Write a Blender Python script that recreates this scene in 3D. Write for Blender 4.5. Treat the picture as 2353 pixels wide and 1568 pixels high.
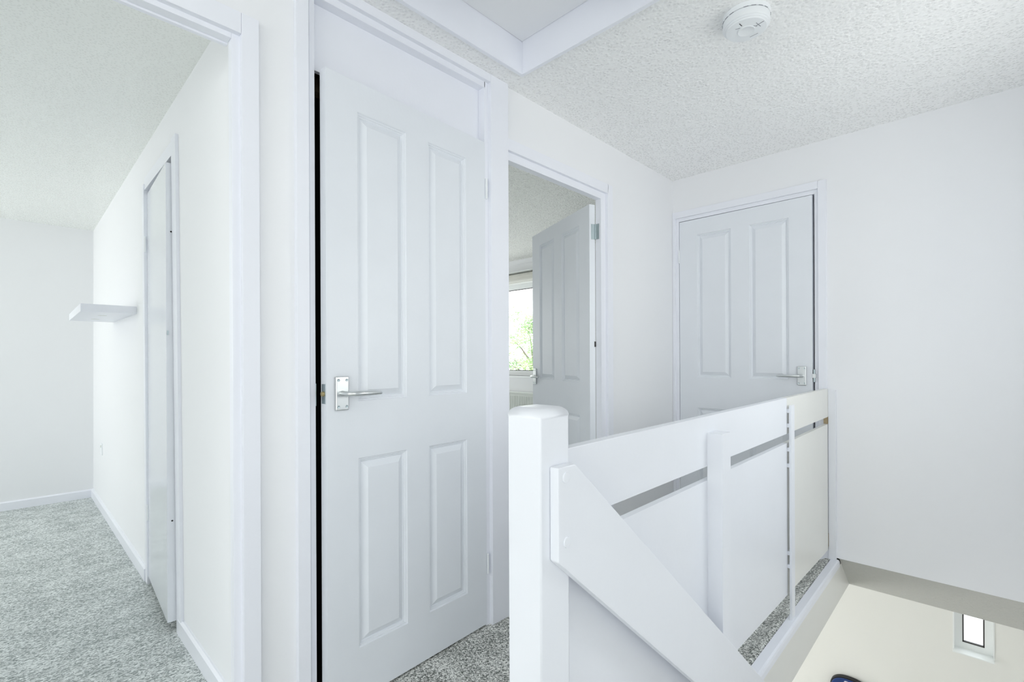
import bpy, bmesh, math, random
from mathutils import Vector, Matrix
random.seed(7)
for o in list(bpy.data.objects):
    bpy.data.objects.remove(o)
sc = bpy.context.scene
C = sc.collection
R = math.radians

# ------------------------------------------------------------------ camera
CAM_H = 1.12
F_PX, YAW, ROLL, CY = 1111.1, 0.770548, -0.0041, 825.4
fw = Vector((math.cos(YAW), math.sin(YAW), 0)); rt = Vector((math.sin(YAW), -math.cos(YAW), 0)); up = Vector((0, 0, 1))
r2 = rt * math.cos(ROLL) + up * math.sin(ROLL)
u2 = -rt * math.sin(ROLL) + up * math.cos(ROLL)
cd = bpy.data.cameras.new('camera'); cam = bpy.data.objects.new('camera', cd); C.objects.link(cam)
cam.matrix_world = Matrix(((r2.x, u2.x, -fw.x, 0), (r2.y, u2.y, -fw.y, 0), (r2.z, u2.z, -fw.z, CAM_H), (0, 0, 0, 1)))
cd.sensor_fit = 'HORIZONTAL'; cd.sensor_width = 36; cd.lens = F_PX / 2353 * 36
cd.shift_y = (CY - 784) / 2353; cd.clip_start = 0.02
sc.camera = cam

# ------------------------------------------------------------------ world, lights, exposure
w = bpy.data.worlds.new('sky'); sc.world = w; w.use_nodes = True
wn = w.node_tree.nodes; wl = w.node_tree.links
bg = wn['Background']
tc = wn.new('ShaderNodeTexCoord'); sep = wn.new('ShaderNodeSeparateXYZ'); mr = wn.new('ShaderNodeMapRange')
mix = wn.new('ShaderNodeMixRGB')
wl.new(tc.outputs['Generated'], sep.inputs[0]); wl.new(sep.outputs['Z'], mr.inputs['Value'])
mr.inputs['From Min'].default_value = 0.0; mr.inputs['From Max'].default_value = 0.9
mix.inputs[1].default_value = (1.0, 0.983, 0.985, 1); mix.inputs[2].default_value = (0.84, 0.90, 1.0, 1)
wl.new(mr.outputs[0], mix.inputs[0]); wl.new(mix.outputs[0], bg.inputs['Color'])
bg.inputs['Strength'].default_value = 5.1


def area(name, loc, direction, sx, sy, power, color=(1, 1, 1), portal=False, spread=None):
    l = bpy.data.lights.new(name, 'AREA'); l.shape = 'RECTANGLE'; l.size = sx; l.size_y = sy
    l.energy = power; l.color = color
    if spread: l.spread = spread
    if portal: l.cycles.is_portal = True
    o = bpy.data.objects.new(name, l); C.objects.link(o); o.location = loc
    o.rotation_euler = Vector(direction).to_track_quat('-Z', 'Y').to_euler()
    return o


# sky lights the rooms through windows; portals only help sampling; fill lamps are added
area('landing_window_portal', (-3.25, -0.55, 1.30), (1, 0, 0), 2.5, 1.6, 1, portal=True)
area('back_window_portal', (-1.1, -2.25, 1.43), (0, 1, 0), 1.6, 1.35, 1, portal=True)
area('stair_window_portal', (2.10, -0.515, 1.43), (0, 1, 0), 1.0, .95, 1, portal=True)
area('left_room_portal', (-2.65, 4.38, 1.35), (1, 0, 0), 1.55, 1.2, 1, portal=True)
area('left_room_fill', (-2.45, 4.38, 1.35), (1, 0, 0), 1.5, 1.2, 17, (1.0, 1.0, 0.97))  # added lamp just inside the window, boosts the left room
area('hall_fill', (2.6, 3.05, -1.5), (0, -1, 0), 1.8, 1.6, 34, (0.97, 0.985, 1.0))  # added fill lamp; the hall has no window on that side
area('bedroom_fill', (3.2, 5.15, 1.45), (0, -1, 0), 1.4, 1.1, 11, (0.98, 1.0, 0.96))  # added fill lamp in front of a solid bedroom wall
area('bedroom_window_portal', (4.46, 4.05, 1.48), (-1, 0, 0), 1.8, 1.1, 1, portal=True)

sc.view_settings.view_transform = 'Standard'; sc.view_settings.look = 'None'
sc.view_settings.exposure = 0.09; sc.view_settings.gamma = 1.0; sc.view_settings.use_curve_mapping = False
cy = sc.cycles
cy.use_denoising = True; cy.max_bounces = 14; cy.diffuse_bounces = 10; cy.transparent_max_bounces = 12
cy.caustics_reflective = False; cy.caustics_refractive = False; cy.sample_clamp_indirect = 6

# ------------------------------------------------------------------ materials


def mat(name, col, rough=0.5, metal=0.0, spec=0.5, bump=None, var=None):
    m = bpy.data.materials.new(name); m.use_nodes = True
    n = m.node_tree.nodes; l = m.node_tree.links; b = n['Principled BSDF']
    b.inputs['Base Color'].default_value = (*col, 1); b.inputs['Roughness'].default_value = rough
    b.inputs['Metallic'].default_value = metal; b.inputs['Specular IOR Level'].default_value = spec
    t = n.new('ShaderNodeTexCoord')
    if var:   # (scale, amount) gentle unevenness of the paint colour
        nz = n.new('ShaderNodeTexNoise'); nz.inputs['Scale'].default_value = var[0]; nz.inputs['Detail'].default_value = 3
        rp = n.new('ShaderNodeValToRGB'); rp.color_ramp.elements[0].position = .3; rp.color_ramp.elements[1].position = .7
        rp.color_ramp.elements[0].color = (*[c * (1 - var[1]) for c in col], 1); rp.color_ramp.elements[1].color = (*col, 1)
        l.new(t.outputs['Object'], nz.inputs['Vector']); l.new(nz.outputs['Fac'], rp.inputs['Fac']); l.new(rp.outputs[0], b.inputs['Base Color'])
    if bump:  # (scale, strength, distance)
        nz = n.new('ShaderNodeTexNoise'); nz.inputs['Scale'].default_value = bump[0]; nz.inputs['Detail'].default_value = 2
        bp = n.new('ShaderNodeBump'); bp.inputs['Strength'].default_value = bump[1]; bp.inputs['Distance'].default_value = bump[2]
        l.new(t.outputs['Object'], nz.inputs['Vector']); l.new(nz.outputs['Fac'], bp.inputs['Height']); l.new(bp.outputs[0], b.inputs['Normal'])
    return m


GLOSS = mat('high_gloss_white', (0.80, 0.82, 0.86), 0.10)
RAILP = mat('white_railing_paint', (0.80, 0.815, 0.855), 0.32, bump=(60, .12, .002), var=(9, .012))
WOOD = mat('white_gloss_paint', (0.84, 0.852, 0.905), 0.32, bump=(60, .12, .002), var=(9, .012))
DOORP = mat('white_door_paint', (0.785, 0.81, 0.85), 0.38, bump=(90, .10, .002), var=(6, .02))
CREAM = mat('cream_white_paint', (0.79, 0.785, 0.745), 0.35, var=(5, .02))
WALL = mat('matt_wall_emulsion', (0.85, 0.855, 0.872), 0.9, spec=.2, bump=(40, .15, .002), var=(1.3, .012))
SOFFIT = mat('shade_toned_soffit_paint', (0.56, 0.56, 0.53), 0.9, spec=.2, bump=(90, .8, .006))  # textured; colour darkened to carry the soffit's shade
WALLG = mat('matt_wall_emulsion_hall', (0.85, 0.85, 0.82), 0.9, spec=.2, bump=(40, .15, .002))
ALU = mat('satin_aluminium', (0.70, 0.72, 0.72), 0.32, 1.0)
STEEL = mat('zinc_steel', (0.50, 0.58, 0.60), 0.38, 1.0)
BRASS = mat('aged_brass', (0.55, 0.45, 0.24), 0.35, 1.0)
DARK = mat('interior_shade_dark', (0.035, 0.035, 0.035), 0.9)  # near black colour stands in for shade in unlit spaces
DARKLINE = mat('dark_gasket', (0.05, 0.045, 0.045), 0.7)
TIMBER = mat('bare_timber', (0.42, 0.33, 0.20), 0.8, var=(20, .3))
UPVC = mat('white_upvc', (0.88, 0.90, 0.90), 0.3)
PLASTIC = mat('white_plastic', (0.84, 0.86, 0.88), 0.35)
RADM = mat('radiator_enamel', (0.72, 0.74, 0.70), 0.4)
BLIND = mat('cream_blind_fabric', (0.68, 0.67, 0.62), 0.9)
BARK = mat('bark', (0.16, 0.12, 0.08), 0.95, var=(8, .4))
BLUE = mat('dark_blue_nylon', (0.010, 0.055, 0.26), 0.3, bump=(200, .3, .002), var=(6, .5))
BLACK = mat('black_piping', (0.008, 0.008, 0.010), 0.5)
SILVER = mat('pale_print', (0.60, 0.62, 0.70), 0.4)
GREYTXT = mat('grey_print', (0.25, 0.26, 0.29), 0.6)
GRASS = mat('pale_paving', (0.45, 0.44, 0.41), 0.9, var=(3, .2))


def ceiling_mat(name, col, scale, strength):
    m = bpy.data.materials.new(name); m.use_nodes = True
    n = m.node_tree.nodes; l = m.node_tree.links; b = n['Principled BSDF']
    b.inputs['Base Color'].default_value = (*col, 1); b.inputs['Roughness'].default_value = 0.36
    b.inputs['Specular IOR Level'].default_value = .45
    t = n.new('ShaderNodeTexCoord')
    v = n.new('ShaderNodeTexVoronoi'); v.feature = 'F1'; v.inputs['Scale'].default_value = scale; v.inputs['Randomness'].default_value = 1
    dome = n.new('ShaderNodeMapRange'); dome.interpolation_type = 'LINEAR'   # raised droplets of texture coating
    dome.inputs['From Min'].default_value = .0; dome.inputs['From Max'].default_value = .80
    dome.inputs['To Min'].default_value = 1; dome.inputs['To Max'].default_value = 0
    rg = n.new('ShaderNodeMapRange'); rg.inputs['From Min'].default_value = 0; rg.inputs['From Max'].default_value = .6
    rg.inputs['To Min'].default_value = .5; rg.inputs['To Max'].default_value = .25
    l.new(dome.outputs[0], rg.inputs['Value']); l.new(rg.outputs[0], b.inputs['Roughness'])
    nz = n.new('ShaderNodeTexNoise'); nz.inputs['Scale'].default_value = scale * .35; nz.inputs['Detail'].default_value = 3
    mul = n.new('ShaderNodeMath'); mul.operation = 'MULTIPLY'
    l.new(t.outputs['Object'], v.inputs['Vector']); l.new(t.outputs['Object'], nz.inputs['Vector'])
    l.new(v.outputs['Distance'], dome.inputs['Value']); l.new(dome.outputs[0], mul.inputs[0]); l.new(nz.outputs['Fac'], mul.inputs[1])
    bp = n.new('ShaderNodeBump'); bp.inputs['Strength'].default_value = strength; bp.inputs['Distance'].default_value = .0052
    l.new(mul.outputs[0], bp.inputs['Height']); l.new(bp.outputs[0], b.inputs['Normal'])
    return m


CEIL = ceiling_mat('stippled_ceiling', (0.91, 0.91, 0.905), 78, 1.0)
CEILL = ceiling_mat('fine_textured_ceiling', (0.85, 0.865, 0.835), 120, 0.14)
CEILB = ceiling_mat('coarse_textured_ceiling', (0.80, 0.795, 0.76), 70, 1.0)


def carpet(name, c1, c2, scale, stretch=(1, 1, 1)):
    m = bpy.data.materials.new(name); m.use_nodes = True
    n = m.node_tree.nodes; l = m.node_tree.links; b = n['Principled BSDF']
    b.inputs['Roughness'].default_value = 1; b.inputs['Specular IOR Level'].default_value = .1
    t = n.new('ShaderNodeTexCoord'); mp = n.new('ShaderNodeMapping'); mp.inputs['Scale'].default_value = stretch
    l.new(t.outputs['Object'], mp.inputs[0])
    nz = n.new('ShaderNodeTexNoise'); nz.inputs['Scale'].default_value = scale; nz.inputs['Detail'].default_value = 2.5; nz.inputs['Distortion'].default_value = 1.2
    nb = n.new('ShaderNodeTexNoise'); nb.inputs['Scale'].default_value = scale / 14; nb.inputs['Detail'].default_value = 2
    ad = n.new('ShaderNodeMath'); ad.operation = 'MULTIPLY_ADD'; ad.inputs[1].default_value = .22
    l.new(mp.outputs[0], nz.inputs['Vector']); l.new(mp.outputs[0], nb.inputs['Vector'])
    l.new(nb.outputs['Fac'], ad.inputs[0]); l.new(nz.outputs['Fac'], ad.inputs[2])
    rp = n.new('ShaderNodeValToRGB'); e = rp.color_ramp.elements
    e[0].position = .50; e[0].color = (*c1, 1); e[1].position = .72; e[1].color = (*c2, 1)
    l.new(ad.outputs[0], rp.inputs['Fac']); l.new(rp.outputs[0], b.inputs['Base Color'])
    bp = n.new('ShaderNodeBump'); bp.inputs['Strength'].default_value = .6; bp.inputs['Distance'].default_value = .004
    l.new(nz.outputs['Fac'], bp.inputs['Height']); l.new(bp.outputs[0], b.inputs['Normal'])
    return m


CARPET = carpet('grey_flecked_carpet', (0.16, 0.17, 0.155), (0.86, 0.86, 0.82), 125)
CARPETL = carpet('pale_grey_flecked_carpet', (0.28, 0.31, 0.305), (0.78, 0.81, 0.80), 85, (1, 1.6, 1))


def glass_mat():
    m = bpy.data.materials.new('window_glass'); m.use_nodes = True
    n = m.node_tree.nodes; l = m.node_tree.links; n.remove(n['Principled BSDF'])
    tr = n.new('ShaderNodeBsdfTransparent'); tr.inputs[0].default_value = (.96, .98, .97, 1)
    gl = n.new('ShaderNodeBsdfGlossy'); gl.inputs['Roughness'].default_value = 0.02
    mx = n.new('ShaderNodeMixShader'); mx.inputs[0].default_value = .04
    l.new(tr.outputs[0], mx.inputs[1]); l.new(gl.outputs[0], mx.inputs[2])
    l.new(mx.outputs[0], n['Material Output'].inputs[0])
    return m


GLASS = glass_mat()

# ------------------------------------------------------------------ mesh helpers


class MB:
    def __init__(s): s.v = []; s.f = []; s.m = []
    def box(s, x0, x1, y0, y1, z0, z1):
        b = len(s.v)
        s.v += [(x0, y0, z0), (x1, y0, z0), (x1, y1, z0), (x0, y1, z0), (x0, y0, z1), (x1, y0, z1), (x1, y1, z1), (x0, y1, z1)]
        s.f += [tuple(b + i for i in q) for q in ((3, 2, 1, 0), (4, 5, 6, 7), (0, 1, 5, 4), (1, 2, 6, 5), (2, 3, 7, 6), (3, 0, 4, 7))]
        return s
    def hexa(s, p):
        b = len(s.v); s.v += [tuple(q) for q in p]
        s.f += [tuple(b + i for i in q) for q in ((3, 2, 1, 0), (4, 5, 6, 7), (0, 1, 5, 4), (1, 2, 6, 5), (2, 3, 7, 6), (3, 0, 4, 7))]
        return s
    def prism(s, poly, axis, a0, a1):
        """poly = list of 2-D points in the plane across `axis`."""
        def P(u, v, a): return (a, u, v) if axis == 'x' else ((u, a, v) if axis == 'y' else (u, v, a))
        b = len(s.v); n = len(poly)
        s.v += [P(u, v, a0) for u, v in poly] + [P(u, v, a1) for u, v in poly]
        s.f.append(tuple(b + i for i in range(n))[::-1]); s.f.append(tuple(b + n + i for i in range(n)))
        for i in range(n):
            j = (i + 1) % n; s.f.append((b + i, b + j, b + n + j, b + n + i))
        return s
    def tube(s, pts, rad, n=12, flat=1.0):
        """tube through pts with a radius each; `flat` squashes z."""
        b = len(s.v); pts = [Vector(p) for p in pts]
        ref = Vector((0, 0, 1))
        for i, p in enumerate(pts):
            d = (pts[min(i + 1, len(pts) - 1)] - pts[max(i - 1, 0)]).normalized()
            a = d.cross(ref)
            if a.length < 1e-3: a = d.cross(Vector((1, 0, 0)))
            a.normalize(); c = a.cross(d).normalized()
            for k in range(n):
                t = 2 * math.pi * k / n
                s.v.append(tuple(p + a * math.cos(t) * rad[i] + c * math.sin(t) * rad[i] * flat))
        for i in range(len(pts) - 1):
            for k in range(n):
                k2 = (k + 1) % n
                s.f.append((b + i * n + k, b + i * n + k2, b + (i + 1) * n + k2, b + (i + 1) * n + k))
        s.f.append(tuple(b + k for k in range(n))[::-1]); s.f.append(tuple(b + (len(pts) - 1) * n + k for k in range(n)))
        return s
    def lathe(s, prof, c, n=48, axis='z'):
        b = len(s.v)
        for r, h in prof:
            for k in range(n):
                t = 2 * math.pi * k / n
                u, v = r * math.cos(t), r * math.sin(t)
                s.v.append((c[0] + u, c[1] + v, c[2] + h) if axis == 'z' else ((c[0] + u, c[1] + h, c[2] + v) if axis == 'y' else (c[0] + h, c[1] + u, c[2] + v)))
        for i in range(len(prof) - 1):
            for k in range(n):
                k2 = (k + 1) % n
                s.f.append((b + i * n + k, b + i * n + k2, b + (i + 1) * n + k2, b + (i + 1) * n + k))
        s.f.append(tuple(b + k for k in range(n))[::-1]); s.f.append(tuple(b + (len(prof) - 1) * n + k for k in range(n)))
        return s
    def build(s, name, m, parent=None, bevel=0.0, seg=2, smooth=False, local=False):
        off = Vector((0, 0, 0))
        if parent is not None and not local:
            off = world_loc(parent)
        me = bpy.data.meshes.new(name)
        me.from_pydata([tuple(Vector(v) - off) for v in s.v], [], s.f)
        bm = bmesh.new(); bm.from_mesh(me)
        bmesh.ops.recalc_face_normals(bm, faces=bm.faces)
        if bevel:
            ed = [e for e in bm.edges if len(e.link_faces) == 2 and e.calc_face_angle(0) > .5]
            bmesh.ops.bevel(bm, geom=ed, offset=bevel, segments=seg, profile=.5, affect='EDGES', clamp_overlap=True)
        bm.to_mesh(me); bm.free()
        me.materials.append(m)
        if smooth or bevel:
            for p in me.polygons: p.use_smooth = True
            try: me.set_sharp_from_angle(angle=R(38 if smooth else 30))
            except Exception: pass
        o = bpy.data.objects.new(name, me); C.objects.link(o)
        if bevel and not smooth:
            wnm = o.modifiers.new('weighted_normal', 'WEIGHTED_NORMAL'); wnm.weight = 100; wnm.keep_sharp = True
        if parent is not None: o.parent = parent
        return o


def world_loc(o):
    v = Vector((0, 0, 0))
    while o is not None:
        v = v + Vector(o.location); o = o.parent
    return v


def empty(name, loc, label=None, cat=None, kind=None, group=None):
    o = bpy.data.objects.new(name, None); C.objects.link(o); o.location = loc; o.empty_display_size = .1
    if label: o['label'] = label
    if cat: o['category'] = cat
    if kind: o['kind'] = kind
    if group: o['group'] = group
    return o


def tag(o, label, cat, kind=None):
    o['label'] = label; o['category'] = cat
    if kind: o['kind'] = kind
    return o


def struct(o, label, cat='wall'):
    return tag(o, label, cat, 'structure')


# ------------------------------------------------------------------ dimensions
CZ = 2.32      # landing ceiling
WA = 1.497     # wall with the cupboard and the bedroom door
TH = 0.036
WB = 3.114     # end wall
CL = 2.19      # left room ceiling
XW = 4.30      # outer wall, both floors
GZ = -0.20     # hall ceiling
GF = -2.50     # hall floor

# ------------------------------------------------------------------ walls of the landing
m = MB()
m.box(-3.2, -.375, WA, WA + TH, 0, CZ + .1)
m.box(-.375, .450, WA, WA + TH, 2.044, CZ + .1)
m.box(.450, .642, WA, WA + TH, 0, CZ + .1)
m.box(.642, 1.419, WA, WA + TH, 2.298, CZ + .1)
m.box(1.419, 1.480, WA, WA + TH, 0, CZ + .1)
m.box(1.480, 2.270, WA, WA + TH, 2.036, CZ + .1)
m.box(2.270, XW, WA, WA + TH, 0, CZ + .1)
struct(m.build('wall_left', WALL), 'white landing wall holding the cupboard and both open doorways')

m = MB()
D3A, D3B = .651, 1.480          # opening of the end door (y)
m.box(WB, WB + .06, -.46, D3A, 0.03, CZ + .1)
m.box(WB, WB + .06, D3A, D3B, 2.055, CZ + .1)
m.box(WB, WB + .06, D3B, WA, 0, CZ + .1)
struct(m.build('wall_back', WALL), 'plain white end wall beyond the stairwell, right of the closed door')

m = MB()
m.box(.64, 1.60, -.52, -.46, GF, CZ + .1); m.box(2.60, XW + .2, -.52, -.46, GF, CZ + .1)
m.box(1.60, 2.60, -.52, -.46, GF, .95); m.box(1.60, 2.60, -.52, -.46, 1.90, CZ + .1)
struct(m.build('wall_right', WALL), 'white outer wall along the stair, out of frame to the right')
m = MB()   # landing continues behind the viewpoint, window openings added there to let sky light in
m.box(-3.26, -3.2, -2.26, -1.8, 0, CZ + .1); m.box(-3.26, -3.2, .7, WA + TH, 0, CZ + .1)
m.box(-3.26, -3.2, -1.8, .7, 0, .5); m.box(-3.26, -3.2, -1.8, .7, 2.10, CZ + .1)
m.box(-3.2, -1.9, -2.26, -2.2, 0, CZ + .1); m.box(-.3, .70, -2.26, -2.2, 0, CZ + .1)
m.box(-1.9, -.3, -2.26, -2.2, 0, .75); m.box(-1.9, -.3, -2.26, -2.2, 2.1, CZ + .1); m.box(.64, .70, -2.2, -.52, 0, CZ + .1)
struct(m.build('wall_front', WALL), 'white landing walls behind the viewpoint')


def window_frame(name, x=None, y=None, a0=0, a1=1, z0=0, z1=1, label='', fr=.05, mull=None, depth=.05, plane='x', line=True, dz=0.0):
    """real window: frame, gasket and pane, standing in a wall across `plane`."""
    pos = x if plane == 'x' else y
    base = (pos, (a0 + a1) / 2, z0) if plane == 'x' else ((a0 + a1) / 2, pos, z0)
    t = empty(name, base, label, 'window', 'structure')
    def bx(mb, u0, u1, d0, d1, zz0, zz1):
        if plane == 'x': mb.box(pos + d0, pos + d1, u0, u1, zz0, zz1)
        else: mb.box(u0, u1, pos + d0, pos + d1, zz0, zz1)
    f = MB(); bx(f, a0, a0 + fr, 0, depth, z0, z1); bx(f, a1 - fr, a1, 0, depth, z0, z1)
    bx(f, a0 + fr, a1 - fr, 0, depth, z0, z0 + fr); bx(f, a0 + fr, a1 - fr, 0, depth, z1 - fr, z1)
    if mull: bx(f, mull - .03, mull + .03, 0, depth, z0 + fr, z1 - fr)
    f.build('window_frame', UPVC, t)
    if line:
        g = MB(); q = .007
        bx(g, a0 + fr, a0 + fr + q, .004, .02, z0 + fr, z1 - fr); bx(g, a1 - fr - q, a1 - fr, .004, .02, z0 + fr, z1 - fr)
        bx(g, a0 + fr, a1 - fr, .004, .02, z0 + fr, z0 + fr + q); bx(g, a0 + fr, a1 - fr, .004, .02, z1 - fr - q, z1 - fr)
        g.build('gasket', DARKLINE, t)
    p = MB(); bx(p, a0 + fr, a1 - fr, .022, .026, z0 + fr, z1 - fr); p.build('pane', GLASS, t)
    return t


window_frame('window_1', x=-3.24, a0=-1.8, a1=.7, z0=.5, z1=2.10, label='added landing window behind the viewpoint, unseen, letting sky light in')  # unseen window added to light the landing from behind
window_frame('window_2', y=-2.24, a0=-1.9, a1=-.3, z0=.75, z1=2.1, plane='y', label='added back window behind the viewpoint, unseen, letting sky light in')  # unseen window, added and sized for the light it lets in

window_frame('window_6', y=-.50, a0=1.60, a1=2.60, z0=.95, z1=1.90, plane='y', label='added stair window out of frame to the right, letting sky light in')  # unseen window added to light the railing and door side

# ------------------------------------------------------------------ floors, ceilings
HX0, HX1, HY0, HY1 = .74, 1.482, .72, 1.372     # loft hatch opening
m = MB()
hw = .016
m.box(-3.26, HX0 - hw, -2.26, WA + TH, CZ, CZ + .06); m.box(HX1 + hw, WB + .02, -.52, WA, CZ, CZ + .06)
m.box(HX0 - hw, HX1 + hw, -2.26, HY0 - hw, CZ, CZ + .06); m.box(HX0 - hw, HX1 + hw, HY1 + hw, WA + TH, CZ, CZ + .06)
struct(m.build('ceiling', CEIL), 'white stippled landing ceiling around the loft hatch', 'ceiling')

m = MB()
m.box(-3.26, .66, -2.26, WA + TH + .02, -.19, 0)
m.box(.66, XW, .62, WA + TH + .02, -.19, 0)
m.prism([(.592, -.05), (.592, .006), (.597, .016), (.608, .021), (.62, .018), (.635, .008), (.655, 0.0), (.655, -.05)], 'x', .70, WB - .008)
struct(m.build('floor', CARPET), 'grey flecked carpet on the landing, seen behind the newel post and under the railing panels', 'floor')

# floor edge of the stairwell
m = MB()
m.prism([(.553, -.012), (.553, .010), (.556, .019), (.562, .0225), (.592, .0225), (.592, -.012)], 'x', .692, WB - .001)
struct(m.build('trim_1', WOOD, bevel=0), 'white nosing board along the landing edge under the railing', 'trim')
m = MB(); m.box(.692, XW, .557, .60, GZ, -.011)
struct(m.build('trim_2', CREAM), 'cream white fascia board on the floor edge above the stairwell', 'trim')
# sloping soffit over the stair below the end wall
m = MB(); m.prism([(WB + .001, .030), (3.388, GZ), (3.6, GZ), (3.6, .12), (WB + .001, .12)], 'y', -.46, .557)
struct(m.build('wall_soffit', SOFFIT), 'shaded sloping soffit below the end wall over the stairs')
m = MB(); m.box(3.5, XW, -.46, .60, GZ, -.12); m.box(-1.6, XW, .60, 3.2, GZ, -.191)
struct(m.build('ceiling_hall', WALLG), 'white ceiling of the hall downstairs', 'ceiling')

# ------------------------------------------------------------------ downstairs
wy0, wy1, wz0, wz1 = -.0535, .1395, -.815, -.27
m = MB()
m.box(XW, XW + .14, -.52, wy0, GF, -.12); m.box(XW, XW + .14, wy1, 3.2, GF, -.12)
m.box(XW, XW + .14, wy0, wy1, GF, wz0); m.box(XW, XW + .14, wy0, wy1, wz1, -.12)
struct(m.build('wall_hall_far', WALLG), 'pale hall wall downstairs with the narrow window')
m = MB(); m.box(-1.6, XW + .1, 3.2, 3.26, GF, -.19); m.box(-1.6, -1.54, -.5, 3.2, GF, -.2)
struct(m.build('wall_hall_side', WALLG), 'hall walls downstairs out of sight')
m = MB(); m.box(-1.6, XW, -.5, 3.2, GF - .05, GF)
struct(m.build('floor_hall', CARPET), 'grey hall floor downstairs', 'floor')
t = window_frame('window_3', x=XW + .045, a0=wy0 + .006, a1=wy1 - .006, z0=wz0 + .022, z1=wz1, fr=.038, depth=.05,
                 label='narrow white window in the hall wall downstairs, lower right')
s_ = MB(); s_.box(XW - .040, XW + .05, wy0 - .002, wy1 + .002, wz0 + .012, wz0 + .0215); s_.build('window_sill', UPVC, t, bevel=.004)
s_ = MB(); s_.box(XW - .004, XW + .05, wy0 - .001, wy0 + .006, wz0 + .018, wz1); s_.box(XW - .004, XW + .05, wy1 - .006, wy1 + .001, wz0 + .018, wz1)
s_.build('reveal_lining', UPVC, t)

# stairs going down below the frame
st = empty('staircase', (.70, .1, 0), 'carpeted staircase going down out of sight below the sloping handrail', 'stairs')
for i in range(12):
    xx = .70 + i * .234; z = -.2 * (i + 1)
    if z < GF: break
    b = MB(); b.box(xx, xx + .26, -.455, .50, z - .03, z); b.build('tread', CARPET, st)
    b = MB(); b.box(xx - .012, xx + .004, -.455, .50, z, z + .17); b.build('riser', CARPET, st)
b = MB(); b.prism([(.70, -.03), (.70, -.30), (3.25, -2.48), (3.50, -2.48), (3.5, -2.40)], 'y', .505, .535); b.build('stringer', WOOD, st)

# ------------------------------------------------------------------ left room
def wx(y, z):
    """inner face of the left room's right wall, slightly out of true."""
    a = .483 + (.452 - .483) * (y - 1.533) / 3.75; b = .463 + (.459 - .463) * (y - 1.533) / 3.75
    return a + (b - a) * z / CL


YF = 5.25
def wpiece(mb, y0, y1, z0, z1, d0=0.0, d1=None):
    X1 = .58
    def p(y, z, o): return (wx(y, z) + o, y, z)
    if d1 is None:
        mb.hexa([p(y0, z0, d0), (X1, y0, z0), (X1, y1, z0), p(y1, z0, d0), p(y0, z1, d0), (X1, y0, z1), (X1, y1, z1), p(y1, z1, d0)])
    else:
        mb.hexa([p(y0, z0, d0), p(y0, z0, d1), p(y1, z0, d1), p(y1, z0, d0), p(y0, z1, d0), p(y0, z1, d1), p(y1, z1, d1), p(y1, z1, d0)])


m = MB(); wpiece(m, WA + TH, 2.36, 0, CL + .05); wpiece(m, 3.03, YF, 0, CL + .05); wpiece(m, 2.36, 3.03, 1.975, CL + .05)
struct(m.build('wall_left_room_right', WALL), 'white wall of the left room with the shelf and the plain cupboard door')
m = MB(); m.box(-2.66, .58, YF, YF + .06, 0, CL + .05)
struct(m.build('wall_left_room_far', WALL), 'white far wall of the left room')
m = MB(); m.box(-2.66, -2.6, WA, YF, 0, .75); m.box(-2.66, -2.6, WA, YF, 1.95, CL + .05)
m.box(-2.66, -2.6, WA, 3.6, .75, 1.95); m.box(-2.66, -2.6, 5.15, YF, .75, 1.95); 
struct(m.build('wall_left_room_outer', WALL), 'outer wall of the left room out of frame')
window_frame('window_4', x=-2.64, a0=3.6, a1=5.15, z0=.75, z1=1.95, mull=4.4, label='window of the left room, out of frame to the left')
m = MB(); m.box(-2.66, .60, WA + TH, YF + .06, CL, CL + .05)
struct(m.build('ceiling_left_room', CEILL), 'pale textured ceiling of the left room', 'ceiling')
m = MB(); m.box(-2.66, .60, WA + TH + .02, YF + .06, -.06, 0)
struct(m.build('floor_left_room', CARPETL), 'pale grey flecked carpet of the left room', 'floor')
def skirt_profile(mb, y0, y1, o=.014, h=.068):
    def p(y, z, d): return (wx(y, 0) - d, y, z)
    mb.hexa([p(y0, 0, o), p(y0, 0, -.03), p(y1, 0, -.03), p(y1, 0, o), p(y0, h - .008, o), p(y0, h - .008, -.03), p(y1, h - .008, -.03), p(y1, h - .008, o)])
    mb.hexa([p(y0, h - .008, o), p(y0, h - .008, -.03), p(y1, h - .008, -.03), p(y1, h - .008, o), p(y0, h, o - .008), p(y0, h, -.03), p(y1, h, -.03), p(y1, h, o - .008)])
m = MB(); skirt_profile(m, WA + TH, 2.36)
struct(m.build('baseboard_right', WOOD), 'white skirting in the left room nearest the doorway', 'skirting')
m = MB(); skirt_profile(m, 3.045, YF)
struct(m.build('baseboard_right', WOOD), 'white skirting in the left room below the shelf', 'skirting')
m = MB(); m.prism([(YF, 0), (YF, .066), (YF - .006, .066), (YF - .014, .058), (YF - .014, 0)], 'x', -2.6, wx(YF, 0))
struct(m.build('baseboard_far', WOOD), 'white skirting along the far wall of the left room', 'skirting')

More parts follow.
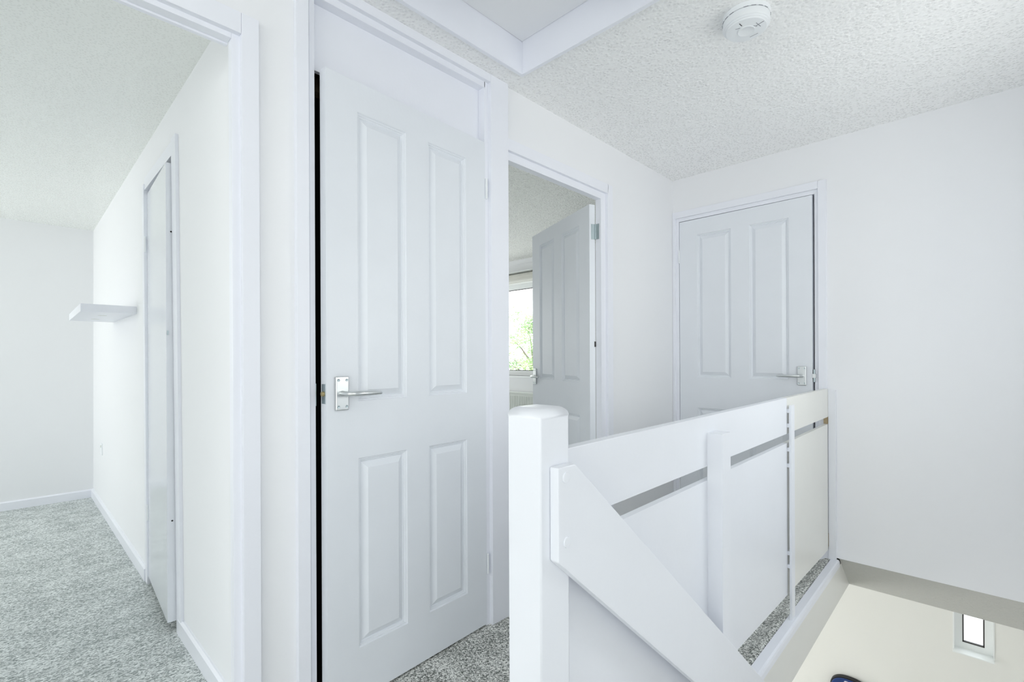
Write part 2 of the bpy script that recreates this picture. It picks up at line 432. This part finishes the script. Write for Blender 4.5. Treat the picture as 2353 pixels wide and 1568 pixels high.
# plain cupboard door in the left room, slightly ajar
dr = empty('door_4', (.46, 3.0, 0), 'plain flush cupboard door in the left room, slightly ajar beside the shelf wall', 'door', 'structure')
m = MB(); ang = math.atan2(.439 - .470, -(.613))
p0 = Vector((wx(3.0, 1) + .001, 3.0)); p1 = Vector((.4345, 2.392)); d = (p1 - p0).normalized(); nrm = Vector((-d.y, d.x))
if nrm.x < 0: nrm = -nrm
a, b_, c_, e_ = p0, p1, p1 + nrm * .035, p0 + nrm * .035
m.hexa([(a.x, a.y, .035), (b_.x, b_.y, .045), (c_.x, c_.y, .045), (e_.x, e_.y, .035), (a.x, a.y, 1.955), (b_.x, b_.y, 1.932), (c_.x, c_.y, 1.932), (e_.x, e_.y, 1.955)])
m.build('leaf', GLOSS, dr)
m = MB(); wpiece(m, 2.315, 2.385, 0.0, 2.03, -.012, .05); wpiece(m, 2.995, 3.04, 0, 2.0, -.010, .05)
m.build('architrave', WOOD, dr)
m = MB(); wpiece(m, 2.385, 2.995, 1.972, 2.03, -.006, .05); m.build('head_architrave', WOOD, dr)
for zc in (1.70, .36):
    m = MB(); m.tube([(wx(3, zc) - .006, 2.993, zc - .04), (wx(3, zc) - .006, 2.993, zc + .04)], [.005] * 2, 8)
    h = m.build('hinge', PLASTIC, dr, smooth=True)
m = MB(); m.box(.4365, .4425, 2.389, 2.392, 1.225, 1.242); m.build('catch', STEEL, dr)
for zc in (1.65, .46):   # screw holes left in the leaf edge
    m = MB(); m.lathe([(.0035, 0), (.0035, -.0012)], (.452, 2.3915, zc), 10, 'y'); m.build('screw_hole', DARK, dr)
# closed interior behind it
m = MB(); m.box(.60, 1.40, 2.28, 2.33, 0, CL + .05); m.box(.58, 1.40, 3.08, 3.12, 0, CL + .05); m.box(1.36, 1.40, 2.3, 3.1, 0, CL + .05)
m.box(.58, 1.4, 2.28, 3.12, CL, CL + .05); m.box(.58, 1.4, 2.28, 3.12, -.05, 0)
struct(m.build('wall_store', WALL), 'inside of the store cupboard off the left room')

# floating shelf
m = MB()
o = MB(); o.hexa([(wx(4.10, 1.37), 4.10, 1.372), (.2415, 4.10, 1.372), (.236, 3.275, 1.372), (wx(3.27, 1.37), 3.275, 1.372),
                  (wx(4.10, 1.41), 4.10, 1.412), (.2415, 4.10, 1.412), (.236, 3.275, 1.412), (wx(3.27, 1.41), 3.275, 1.412)])
t = empty('floating_shelf', (.46, 3.7, 1.372), 'short white floating shelf on the right wall of the left room', 'shelf')
o.build('board', WOOD, t, bevel=.0015)
for (sx, sy) in ((.345, 3.52), (.345, 3.86)):
    q = MB(); q.lathe([(.020, 0), (.020, -.0008)], (sx, sy, 1.372), 16); hh = q.build('fixing_cap', RADM, t)

# wall socket
t = empty('wall_socket', (wx(4.7, .46), 4.70, .46), 'small white wall socket low on the shelf wall in the left room', 'socket')
q = MB(); q.box(wx(4.7, .46) - .008, wx(4.7, .46) + .002, 4.66, 4.745, .42, .505); q.build('faceplate', PLASTIC, t, bevel=.003)
q = MB(); q.box(wx(4.7, .46) - .012, wx(4.7, .46) - .007, 4.690, 4.715, .475, .49); q.build('rocker', RADM, t)

# ------------------------------------------------------------------ doors on the landing
PROF = [(0, 0), (.0030, .0045), (.0060, .0045), (.0090, .0090), (.0120, .0090), (.0150, .0130), (.036, .0015)]


def leaf_mesh(W, H, xdir, y_front, stile, mid, rows, z0=0.008, thick=.035):
    """moulded four panel leaf: hinge edge on x=0, width along xdir, both faces moulded."""
    v = []; f = []
    pw = (W - 2 * stile - mid) / 2
    xs = [0, stile, stile + pw, stile + pw + mid, W - stile, W]
    zs = [z0, rows[0][0], rows[0][1], rows[1][0], rows[1][1], H]
    for side in (0, 1):
        yf = y_front if side == 0 else y_front + thick
        sg = 1 if side == 0 else -1
        def add(x, z, d): v.append((xdir * x, yf + sg * d, z)); return len(v) - 1
        for i in range(5):
            for j in range(5):
                x0, x1, a0, a1 = xs[i], xs[i + 1], zs[j], zs[j + 1]
                if i in (1, 3) and j in (1, 3):
                    prev = None
                    for (o_, d_) in PROF:
                        ring = [add(x0 + o_, a0 + o_, d_), add(x1 - o_, a0 + o_, d_), add(x1 - o_, a1 - o_, d_), add(x0 + o_, a1 - o_, d_)]
                        if prev:
                            for k in range(4): f.append((prev[k], prev[(k + 1) % 4], ring[(k + 1) % 4], ring[k]))
                        prev = ring
                    f.append(tuple(prev))
                else:
                    f.append((add(x0, a0, 0), add(x1, a0, 0), add(x1, a1, 0), add(x0, a1, 0)))
    y0, y1 = y_front, y_front + thick
    for q in ([(0, z0), (0, H)], [(W, z0), (W, H)]):
        b = len(v); v += [(xdir * q[0][0], y0, q[0][1]), (xdir * q[0][0], y1, q[0][1]), (xdir * q[1][0], y1, q[1][1]), (xdir * q[1][0], y0, q[1][1])]; f.append((b, b + 1, b + 2, b + 3))
    for z in (z0, H):
        b = len(v); v += [(0, y0, z), (xdir * W, y0, z), (xdir * W, y1, z), (0, y1, z)]; f.append((b, b + 1, b + 2, b + 3))
    me = bpy.data.meshes.new('leaf'); me.from_pydata(v, [], f)
    bm = bmesh.new(); bm.from_mesh(me); bmesh.ops.remove_doubles(bm, verts=bm.verts, dist=1e-5)
    bmesh.ops.recalc_face_normals(bm, faces=bm.faces); bm.to_mesh(me); bm.free()
    return me


def place(o, parent, pivot, rot):
    o.parent = parent; o.location = Vector(pivot) - world_loc(parent); o.rotation_euler = (0, 0, rot)


def add_handle(door, pivot, rot, xc, zc, y_face, tow, outward=-1, so_=1.0):
    """lever on backplate; tow = +1/-1 direction of the lever along local x; outward = local y sign."""
    pl = MB(); pl.box(xc - .0225, xc + .0225, y_face, y_face + outward * .008, zc - .054, zc + .054)
    h = pl.build('handle', ALU, None, bevel=.0035, seg=3)
    # rounded corners come from the bevel; now the lever and its screws
    place(h, door, pivot, rot)
    lv = MB(); yy = y_face + outward * .007
    pts = [(xc, yy, zc), (xc, yy + outward * .012, zc), (xc, yy + outward * .030, zc), (xc + tow * .006, yy + outward * .040, zc), (xc + tow * .020, yy + outward * .046, zc),
           (xc + tow * .045, yy + outward * .047, zc), (xc + tow * .085, yy + outward * .044, zc - .001), (xc + tow * .112, yy + outward * .040, zc - .002), (xc + tow * .118, yy + outward * .039, zc - .002)]
    pts = [(p[0], yy + (p[1] - yy) * so_, p[2]) for p in pts]
    lv.tube(pts, [.011, .010, .009, .0095, .0105, .0105, .0088, .0072, .0045], 14, .85)
    l = lv.build('lever', ALU, None, smooth=True); l.parent = h
    for sx in (-.014, .014):
        for sz in (-.042, .042):
            s = MB(); s.lathe([(.0042, 0), (.0042, outward * .0012), (.0025, outward * .0006), (.0005, outward * .0004)], (xc + sx, y_face + outward * .008, zc + sz), 14, 'y')
            so = s.build('screw', STEEL, None, smooth=True); so.parent = h
    return h


def frame_piece(name, door, boxes, material=WOOD, bevel=.0015):
    b = MB()
    for q in boxes: b.box(*q)
    return b.build(name, material, door, bevel=bevel)


# --- doorway to the left room (no leaf in view)
d1 = empty('door_1', (.05, WA, 0), 'white open doorway to the left room', 'doorway', 'structure')
frame_piece('lining', d1, [(.424, .452, WA - .002, WA + .026, 0, 2.045)])
frame_piece('lining', d1, [(-.374, -.346, WA - .002, WA + .03, 0, 2.045)])
frame_piece('head_lining', d1, [(-.346, .424, WA - .002, WA + .030, 2.017, 2.045)])
frame_piece('door_stop', d1, [(-.346, .424, WA + .030, WA + .044, 2.012, 2.05)])
frame_piece('architrave', d1, [(.4445, .4905, WA - .020, WA, 0, 2.090)], bevel=.002)
frame_piece('architrave', d1, [(-.42, -.372, WA - .015, WA, 0, 2.103)], bevel=.002)
frame_piece('head_architrave', d1, [(-.372, .4445, WA - .020, WA, 2.031, 2.090)], bevel=.002)

# --- landing cupboard with ajar four panel door
d2 = empty('door_2', (1.0, WA, 0), 'four panel white cupboard door with silver lever, slightly ajar', 'door', 'structure')
PV = (1.380, WA - .004, 0); A2 = math.atan2(.036, .705)
lf = bpy.data.objects.new('leaf', leaf_mesh(.706, 2.030, -1, 0.0, .110, .100, ((.176, .797), (.984, 1.931)))); C.objects.link(lf)
lf.data.materials.append(DOORP); place(lf, d2, PV, A2)
add_handle(d2, PV, A2, -.706 + .050, 1.013, 0.0, 1)
q = MB(); q.box(-.7072, -.7058, .006, .028, .982, 1.044); o = q.build('latch_plate', STEEL, None, bevel=.0005); place(o, d2, PV, A2)
q = MB(); q.lathe([(.0085, -.001), (.0075, -.007), (.004, -.009)], (-.7065, .017, 1.013), 14, 'x'); o2 = q.build('latch_bolt', BRASS, None, smooth=True); o2.parent = o
for zc in (1.835, .262):
    q = MB(); q.tube([(.004, -.004, zc - .042), (.004, -.004, zc + .042)], [.0050] * 2, 10)
    o = q.build('hinge', PLASTIC, None, smooth=True); place(o, d2, PV, A2)
frame_piece('lining', d2, [(.641, .658, WA - .002, WA + .06, 0, 2.298)])
frame_piece('lining', d2, [(1.379, 1.419, WA - .002, WA + .06, 0, 2.298)])
frame_piece('head_lining', d2, [(.658, 1.385, WA - .002, WA + .06, 2.262, 2.298)])
frame_piece('overhead_panel', d2, [(.658, 1.379, WA + .033, WA + .050, 2.048, 2.262)])
frame_piece('architrave', d2, [(.5945, .6330, WA - .020, WA, 0, CZ)], bevel=.002)
frame_piece('architrave', d2, [(1.401, 1.505, WA - .020, WA, 0, CZ)], bevel=.002)
frame_piece('head_architrave', d2, [(.633, 1.401, WA - .020, WA, 2.286, CZ)], bevel=.002)
q = MB(); q.box(.656, .662, WA + .004, WA + .02, .975, 1.045); q.build('keep_plate', STEEL, d2)
# cupboard interior, its shade put into the near black colour, bare batten on top
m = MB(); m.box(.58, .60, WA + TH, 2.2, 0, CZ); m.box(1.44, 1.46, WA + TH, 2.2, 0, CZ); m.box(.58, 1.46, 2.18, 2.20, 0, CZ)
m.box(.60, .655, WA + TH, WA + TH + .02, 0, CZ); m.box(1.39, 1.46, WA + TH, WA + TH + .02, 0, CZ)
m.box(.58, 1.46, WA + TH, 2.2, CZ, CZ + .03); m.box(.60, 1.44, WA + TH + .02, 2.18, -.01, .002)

struct(m.build('wall_cupboard_inside', DARK), 'inside of the landing cupboard, shade put into its dark colour')
q = MB(); q.box(.61, 1.42, 1.72, 1.76, 2.088, 2.118); q.build('batten', TIMBER, d2)
q = MB(); q.box(.61, 1.42, 1.755, 1.80, 2.118, 2.16); q.build('batten', TIMBER, d2)

# --- bedroom doorway, leaf standing open into the room
d5 = empty('door_3', (1.86, WA, 0), 'four panel white door standing open into the bedroom', 'door', 'structure')
PB = (2.243, WA + .037, 0); AB = R(66 - 180)
lf = bpy.data.objects.new('leaf', leaf_mesh(.762, 1.972, -1, -.035, .115, .105, ((.176, .797), (.984, 1.885)))); C.objects.link(lf)
lf.data.materials.append(DOORP); place(lf, d5, PB, AB)
add_handle(d5, PB, AB, -.762 + .040, 1.000, -.035, 1, -1, .62)
add_handle(d5, PB, AB, -.762 + .040, 1.000, 0.0, 1, 1)
for zc in (1.822, .25):
    q = MB(); q.tube([(.003, .003, zc - .042), (.003, .003, zc + .042)], [.0050] * 2, 10)
    o = q.build('hinge', STEEL, None, smooth=True); place(o, d5, PB, AB)
    q = MB(); q.box(.0, .0015, -.024, .002, zc - .042, zc + .042); p_ = q.build('hinge_plate', STEEL, None); p_.parent = o
    q = MB(); q.box(2.2435, 2.2455, WA + .010, WA + .035, zc - .042, zc + .042); q.build('hinge_plate', STEEL, d5)
q = MB(); q.box(2.238, 2.246, WA + .034, WA + .040, 1.185, 1.215); q.build('keep', DARKLINE, d5)
frame_piece('lining', d5, [(1.452, 1.480, WA - .002, WA + .034, 0, 2.036)])
frame_piece('lining', d5, [(2.245, 2.290, WA - .002, WA + .034, 0, 2.036)])
frame_piece('head_lining', d5, [(1.480, 2.245, WA - .002, WA + .034, 1.998, 2.036)])
frame_piece('architrave', d5, [(2.290, 2.340, WA - .018, WA, 0, 2.086)], bevel=.002)
frame_piece('head_architrave', d5, [(1.505, 2.296, WA - .018, WA, 2.034, 2.086)], bevel=.002)

# --- closed door in the end wall
d6 = empty('door_5', (WB, 1.06, 0), 'closed four panel white door with lever handle in the end wall', 'door', 'structure')
PD = (WB - .002, 1.4505, 0); AD = R(-90.45)
lf = bpy.data.objects.new('leaf', leaf_mesh(.774, 2.030, 1, 0.0, .118, .108, ((.176, .797), (.995, 1.928)))); C.objects.link(lf)
lf.data.materials.append(DOORP); place(lf, d6, PD, AD)
add_handle(d6, PD, AD, .774 - .052, 1.018, 0.0, -1)
for zc in (1.80, .26):
    q = MB(); q.tube([(-.003, -.003, zc - .042), (-.003, -.003, zc + .042)], [.0045] * 2, 10)
    o = q.build('hinge', PLASTIC, None, smooth=True); place(o, d6, PD, AD)
q = MB(); q.box(WB - .010, WB - .001, .664, .672, .985, 1.055); q.build('latch_plate', STEEL, d6)
q = MB(); q.box(WB - .012, WB + .01, .660, .676, 1.008, 1.030); q.build('latch_bolt', ALU, d6)
frame_piece('lining', d6, [(WB - .002, WB + .05, .650, .6665, 0, 2.056)])
frame_piece('lining', d6, [(WB - .002, WB + .05, 1.454, 1.480, 0, 2.056)])
frame_piece('head_lining', d6, [(WB - .002, WB + .05, .6665, 1.454, 2.034, 2.056)])
frame_piece('architrave', d6, [(WB - .013, WB, .608, .648, 0, 2.100)], bevel=.002)
frame_piece('architrave', d6, [(WB - .013, WB, 1.4775, 1.496, 0, 2.100)], bevel=.002)
frame_piece('head_architrave', d6, [(WB - .013, WB, .648, 1.4775, 2.058, 2.100)], bevel=.002)
m = MB(); m.box(WB + .07, WB + .09, .60, 1.497, -.1, 2.12); m.box(WB + .06, WB + .09, .60, .65, -.1, 2.12); m.box(WB + .06, WB + .09, 1.48, 1.497, -.1, 2.12)
struct(m.build('wall_behind_door', WALL), 'closet wall behind the closed end door')
m = MB(); m.box(WB - .013, WB - .001, .585, .608, .0, .075)
struct(m.build('baseboard_back', WOOD), 'scrap of white skirting beside the end door', 'skirting')

# ------------------------------------------------------------------ bedroom
by0, by1, bz0, bz1 = 3.15, 4.95, .915, 2.04
m = MB()
m.box(XW, XW + .2, WA, by0, -.12, CZ + .1); m.box(XW, XW + .2, by1, 5.3, -.12, CZ + .1)
m.box(XW, XW + .2, by0, by1, -.12, bz0); m.box(XW, XW + .2, by0, by1, bz1 + .13, CZ + .1)
m.box(XW, XW + .2, -.52, WA, -.12, CZ + .1)
struct(m.build('wall_bedroom_window', WALL), 'white bedroom wall around the window')
m = MB(); m.box(1.40, XW + .2, 5.24, 5.3, 0, CZ + .1); m.box(1.46, 1.48, WA + TH, 5.24, 0, CZ + .1)
struct(m.build('wall_bedroom_side', WALL), 'white bedroom side walls out of sight')
m = MB(); m.box(1.44, XW + .2, WA + TH, 5.3, CZ, CZ + .08); m.box(WB + .02, XW + .2, -.52, WA + TH, CZ, CZ + .08)
struct(m.build('ceiling_bedroom', CEILB), 'textured bedroom ceiling above the open door', 'ceiling')
m = MB(); m.box(1.44, XW, WA + TH + .02, 5.3, -.06, 0)
struct(m.build('floor_bedroom', CARPETL), 'grey bedroom carpet', 'floor')
m = MB(); m.prism([(XW, 2.27), (XW, CZ), (XW - .05, CZ), (XW - .05, 2.31), (XW - .012, 2.275)], 'y', WA + TH, 5.24)
struct(m.build('trim_3', WALL), 'thin white coving above the bedroom window', 'trim')
t = window_frame('window_5', x=XW + .10, a0=by0, a1=by1, z0=bz0, z1=2.05, fr=.06, mull=3.60, depth=.06, label='bright bedroom window seen past the open door')
q = MB(); q.box(XW - .002, XW + .10, by0 - .02, by1 + .02, bz0 - .028, bz0); q.build('window_sill', UPVC, t, bevel=.004)
q = MB(); q.box(XW + .0, XW + .12, by0, by1, 2.05, 2.17); q.build('head_board', WALLG, t)
t = empty('roller_blind', (XW + .04, 3.5, 2.05), 'cream roller blind rolled up above the bedroom window', 'blind')
q = MB(); q.tube([(XW - .035, by0 + .03, 2.105), (XW - .035, by1 - .03, 2.105)], [.048] * 2, 20); q.build('fabric_roll', BLIND, t, smooth=True)
q = MB(); q.box(XW - .10, XW + .0, by0, by1, 2.162, 2.170); q.build('headrail', UPVC, t)
for yy in (by0 + .01, 4.255):
    q = MB(); q.box(XW - .075, XW, yy - .006, yy + .006, 2.06, 2.16); q.build('bracket', STEEL, t)
# radiator
t = empty('radiator', (4.2, 3.9, .14), 'white panel radiator under the bedroom window', 'radiator')
q = MB(); q.box(4.205, 4.225, 3.2, 4.6, .14, .70); q.build('panel', RADM, t, bevel=.004)
q = MB(); q.box(4.200, 4.285, 3.2, 4.6, .700, .722); q.build('top_grille', RADM, t, bevel=.003)
for i in range(48):
    y = 3.225 + i * .0286
    q = MB(); q.prism([(4.206, y - .009), (4.199, y - .005), (4.199, y + .005), (4.206, y + .009)], 'z', .17, .675)
    if i == 0: fin = q.build('flute', RADM, t)
    else:
        f2 = fin.copy(); C.objects.link(f2); f2.location = (0, i * .0286, 0)

# ------------------------------------------------------------------ loft hatch
t = empty('loft_hatch', ((HX0 + HX1) / 2, (HY0 + HY1) / 2, CZ), 'white framed loft hatch with grey recessed panel in the landing ceiling', 'hatch')
tz0, tz1 = CZ - .011, CZ + .135; w_ = .016
for (nm, bx) in (('frame_board', (HX0 - w_, HX1 + w_, HY1, HY1 + w_, tz0, tz1)), ('frame_board', (HX0 - w_, HX1 + w_, HY0 - w_, HY0, tz0, tz1)),
                 ('frame_board', (HX1, HX1 + w_, HY0, HY1, tz0, tz1)), ('frame_board', (HX0 - w_, HX0, HY0, HY1, tz0, tz1))):
    q = MB(); q.box(*bx); q.build(nm, WOOD, t, bevel=.001)
q = MB(); q.box(HX0 + .0015, HX1 - .0015, HY0 + .0015, HY1 - .0015, CZ + .125, CZ + .143); q.build('hatch_panel', mat('hatch_grey_white', (.85, .855, .87), .6), t)
q = MB(); q.box(HX0 - .02, HX1 + .02, HY0 - .02, HY1 + .02, CZ + .145, CZ + .15); q.build('backing', DARK, t)

# ------------------------------------------------------------------ smoke alarm
ax, ay = 1.790, .588
t = empty('smoke_alarm', (ax, ay, CZ), 'round white smoke alarm on the landing ceiling', 'smoke alarm')
q = MB(); q.lathe([(.0765, 0), (.0765, -.014), (.0755, -.016)], (ax, ay, CZ), 64); q.build('base_ring', PLASTIC, t, smooth=True)
q = MB(); q.lathe([(.072, -.016), (.0750, -.018), (.0755, -.038), (.0735, -.041), (.0705, -.042), (.0695, -.046), (.0655, -.048), (.0640, -.0515), (.058, -.0530), (.0005, -.0530)], (ax, ay, CZ), 64)
q.build('cover', PLASTIC, t, smooth=True)
# test button
q = MB(); q.lathe([(.0275, -.0525), (.0275, -.0550), (.0262, -.0558), (.0245, -.0545), (.0005, -.0540)], (ax, ay, CZ), 40); q.build('test_button', PLASTIC, t, smooth=True)
def alarm_mark(nm, cx_, cy_, L, Wd, a):
    q = MB(); ca, sa = math.cos(a), math.sin(a)
    pts = [(ax + cx_ + ca * u - sa * v_, ay + cy_ + sa * u + ca * v_) for u, v_ in ((-L, -Wd), (L, -Wd), (L, Wd), (-L, Wd))]
    q.prism(pts, 'z', CZ - .0537, CZ - .0528); q.build(nm, GREYTXT if nm != 'indicator_slot' else DARKLINE, t)
alarm_mark('indicator_slot', -0.0450, 0.0030, 0.0091, 0.0012, R(-6.3))
alarm_mark('printed_mark', -0.0320, 0.0170, 0.0073, 0.0008, R(-74.1))
alarm_mark('printed_mark', -0.0045, -0.0415, 0.0147, 0.0009, R(-9.8))
alarm_mark('printed_mark', -0.0065, -0.0465, 0.0149, 0.0009, R(-103.6))
alarm_mark('printed_mark', -0.0040, -0.0315, 0.0069, 0.0007, R(-30.3))
alarm_mark('printed_mark', 0.0430, -0.0120, 0.0140, 0.0007, R(-94.1))
for k in range(20):   # vents round the rim
    a = 2 * math.pi * k / 20
    if k % 5 == 0: continue
    q = MB(); c0 = Vector((ax + .0762 * math.cos(a), ay + .0762 * math.sin(a))); tt = Vector((-math.sin(a), math.cos(a))) * .0075; nn = Vector((math.cos(a), math.sin(a))) * .0006
    q.prism([tuple(c0 - tt - nn), tuple(c0 + tt - nn), tuple(c0 + tt + nn), tuple(c0 - tt + nn)], 'z', CZ - .0177, CZ - .0165); q.build('vent', GREYTXT, t)

# ------------------------------------------------------------------ stair railing
rl = empty('stair_railing', (.653, .569, -.19), 'white boarded stair railing with square newel post and sloping handrail board', 'railing')
q = MB(); q.box(.614, .692, .530, .608, -.19, 1.036)
o = q.build('newel_post', RAILP, rl)
bm = bmesh.new(); bm.from_mesh(o.data)
top = [e for e in bm.edges if all(v.co.z > 1.0 for v in e.verts)]
bmesh.ops.bevel(bm, geom=top, offset=.019, segments=6, profile=.55, affect='EDGES')
ve = [e for e in bm.edges if abs(e.verts[0].co.x - e.verts[1].co.x) < 1e-4 and abs(e.verts[0].co.y - e.verts[1].co.y) < 1e-4 and e.calc_length() > .9]
bmesh.ops.bevel(bm, geom=ve, offset=.004, segments=3, profile=.5, affect='EDGES')
bm.to_mesh(o.data); bm.free()
for p in o.data.polygons: p.use_smooth = True
wnm = o.modifiers.new('weighted_normal', 'WEIGHTED_NORMAL'); wnm.weight = 100


def ry(x): return .563 + .0158 * (x - .737)      # front face of rail and panels
def slab(x0, x1, zb0, zb1, zt0, zt1, th):
    mb = MB()
    mb.hexa([(x0, ry(x0), zb0), (x1, ry(x1), zb1), (x1, ry(x1) + th, zb1), (x0, ry(x0) + th, zb0),
             (x0, ry(x0), zt0), (x1, ry(x1), zt1), (x1, ry(x1) + th, zt1), (x0, ry(x0) + th, zt0)])
    return mb


XJ = 2.262
slab(.692, XJ, .808, .800, .950, .952, .024).build('top_rail', RAILP, rl, bevel=.002)
o = slab(XJ, 3.090, .800, .797, .952, .951, .024).build('top_rail', CREAM, rl, bevel=.002); o['label'] = 'creamier end board of the top rail'
slab(.692, XJ, .217, .123, .767, .762, .018).build('infill_panel', RAILP, rl, bevel=.0015)
o = slab(XJ, 3.078, .123, .074, .762, .760, .018).build('infill_panel', CREAM, rl, bevel=.0015); o['label'] = 'cream end infill panel'
q = MB(); q.box(1.405, 1.469, .530, ry(1.43), .0225, .903); q.build('baluster', RAILP, rl, bevel=.0015)
q = MB(); q.box(2.258, 2.304, .569, .5785, .0225, .921); q.build('baluster', RAILP, rl, bevel=.001)
for zz in (.897, .836, .735, .668, .30, .245):
    q = MB(); q.box(2.262, 2.300, .5785, ry(2.28), zz - .008, zz + .008); q.build('spacer', RAILP, rl)
q = MB(); q.box(3.088, WB - .001, .566, .600, .0225, .944); q.build('wall_post', RAILP, rl, bevel=.0015)
q = MB(); q.box(3.080, 3.10, .601, .620, .76, .80); o = q.build('wood_packer', TIMBER, rl)
q = MB(); q.box(3.078, 3.098, .601, .618, .09, .16); o = q.build('wood_packer', TIMBER, rl)
# sloping handrail board
hx0, hx1, zt = .636, .684, .936
sl = .854; xe = 2.95
q = MB(); q.prism([(hx0, .776), (hx0, zt), (hx1, zt), (xe, zt - sl * (xe - hx1)), (xe, zt - sl * (xe - hx1) - .21)], 'y', .510, .5295)
q.build('sloping_handrail', RAILP, rl, bevel=.003)
for (bx_, bz_) in ((.6565, .917), (.6585, .806)):
    q = MB(); q.lathe([(.0095, .001), (.009, -.0022), (.006, -.0030), (.0005, -.0016)], (bx_, .510, bz_), 20, 'y'); q.build('bolt_plug', RAILP, rl, smooth=True)

# ------------------------------------------------------------------ blue bag downstairs
bx_, by_, bz_ = XW - .005, .700, -1.235
t = empty('backpack', (bx_, by_, bz_ - .5), 'dark blue bag with black piped edge hanging on the hall wall downstairs', 'bag')
def outline(s=1.0, n=26):
    pts = []
    for k in range(n + 1):
        a = math.pi * k / n
        ca = math.cos(a)
        pts.append((by_ - .004 + .125 * s * math.copysign(abs(ca) ** .85, ca), bz_ - .085 * (1 - max(0.0, math.sin(a)) ** .9) * 1.0 - .0 - (1 - s) * .09))
    pts += [(by_ - .13 * s, bz_ - .46), (by_ + .13 * s, bz_ - .46)]
    return pts
q = MB(); q.prism(outline(1.0), 'x', XW - .045, XW - .005); q.build('body', BLACK, t, bevel=.004)
q = MB(); q.prism(outline(.94), 'x', XW - .056, XW - .044); q.build('front_panel', BLUE, t, bevel=.006)
q = MB(); q.lathe([(.020, 0), (.018, -.002), (.001, -.003)], (XW - .056, by_ + .012, bz_ - .026), 20, 'x')
o = q.build('emblem', SILVER, t, smooth=True)
for v in o.data.vertices: v.co.z = (v.co.z - .474) * .42 + .474
q = MB(); q.tube([(XW - .03, by_ - .03, bz_ - .05), (XW - .02, by_ - .01, bz_ - .012), (XW - .01, by_ + .01, bz_ - .05)], [.006] * 3, 8); q.build('strap', BLACK, t, smooth=True)

# ------------------------------------------------------------------ garden outside
m = MB(); m.box(4.6, 30, -12, 30, -2.75, -2.7)
struct(m.build('ground_outside', GRASS), 'pale paving outside the windows', 'ground')
LEAF = bpy.data.materials.new('leaf_green'); LEAF.use_nodes = True
b = LEAF.node_tree.nodes['Principled BSDF']; b.inputs['Roughness'].default_value = .6
oi = LEAF.node_tree.nodes.new('ShaderNodeTexCoord'); nz = LEAF.node_tree.nodes.new('ShaderNodeTexNoise'); nz.inputs['Scale'].default_value = 1.6
rp = LEAF.node_tree.nodes.new('ShaderNodeValToRGB'); rp.color_ramp.elements[0].color = (.16, .32, .10, 1); rp.color_ramp.elements[1].color = (.42, .58, .22, 1)
rp.color_ramp.elements[0].position = .4; rp.color_ramp.elements[1].position = .62
ll = LEAF.node_tree.links; ll.new(oi.outputs['Object'], nz.inputs['Vector']); ll.new(nz.outputs['Fac'], rp.inputs['Fac']); ll.new(rp.outputs[0], b.inputs['Base Color'])


def tree(x, y, z0, h, rad, n, label, seed):
    rnd = random.Random(seed)
    t = empty('tree', (x, y, z0), label, 'tree')
    q = MB(); q.tube([(x, y, z0), (x + .05, y, z0 + h * .35), (x - .03, y + .05, z0 + h * .7)], [.16, .12, .05], 10); q.build('trunk', BARK, t, smooth=True)
    ends = []
    for k in range(14):
        a = rnd.random() * 6.28; el = rnd.uniform(.1, 1.1); L = rad * rnd.uniform(.5, .95)
        zb = z0 + h * rnd.uniform(.35, .7)
        e = Vector((x + math.cos(a) * L * math.cos(el), y + math.sin(a) * L * math.cos(el), zb + L * math.sin(el)))
        q = MB(); q.tube([(x, y, zb), tuple((Vector((x, y, zb)) + e) / 2 + Vector((0, 0, .1))), tuple(e)], [.05, .03, .012], 6); q.build('branch', BARK, t, smooth=True); ends.append(e)
    q = MB()
    clumps = [e + Vector((rnd.gauss(0, .35), rnd.gauss(0, .35), rnd.gauss(0, .35))) for e in ends for _ in range(5)]
    for k in range(n):
        c = rnd.choice(clumps) + Vector((rnd.gauss(0, .22), rnd.gauss(0, .22), rnd.gauss(0, .17)))
        u = Vector((rnd.gauss(0, 1), rnd.gauss(0, 1), rnd.gauss(0, 1))).normalized(); v_ = u.orthogonal().normalized()
        s = rnd.uniform(.04, .07); b0 = len(q.v)
        q.v += [tuple(c - u * s), tuple(c + v_ * s * .5), tuple(c + u * s), tuple(c - v_ * s * .5)]; q.f.append((b0, b0 + 1, b0 + 2, b0 + 3))
    o = q.build('foliage', LEAF, t); o['kind'] = 'stuff'


tree(14.2, 12.6, -2.7, 5.2, 2.2, 16000, 'leafy green tree outside the bedroom window', 3)
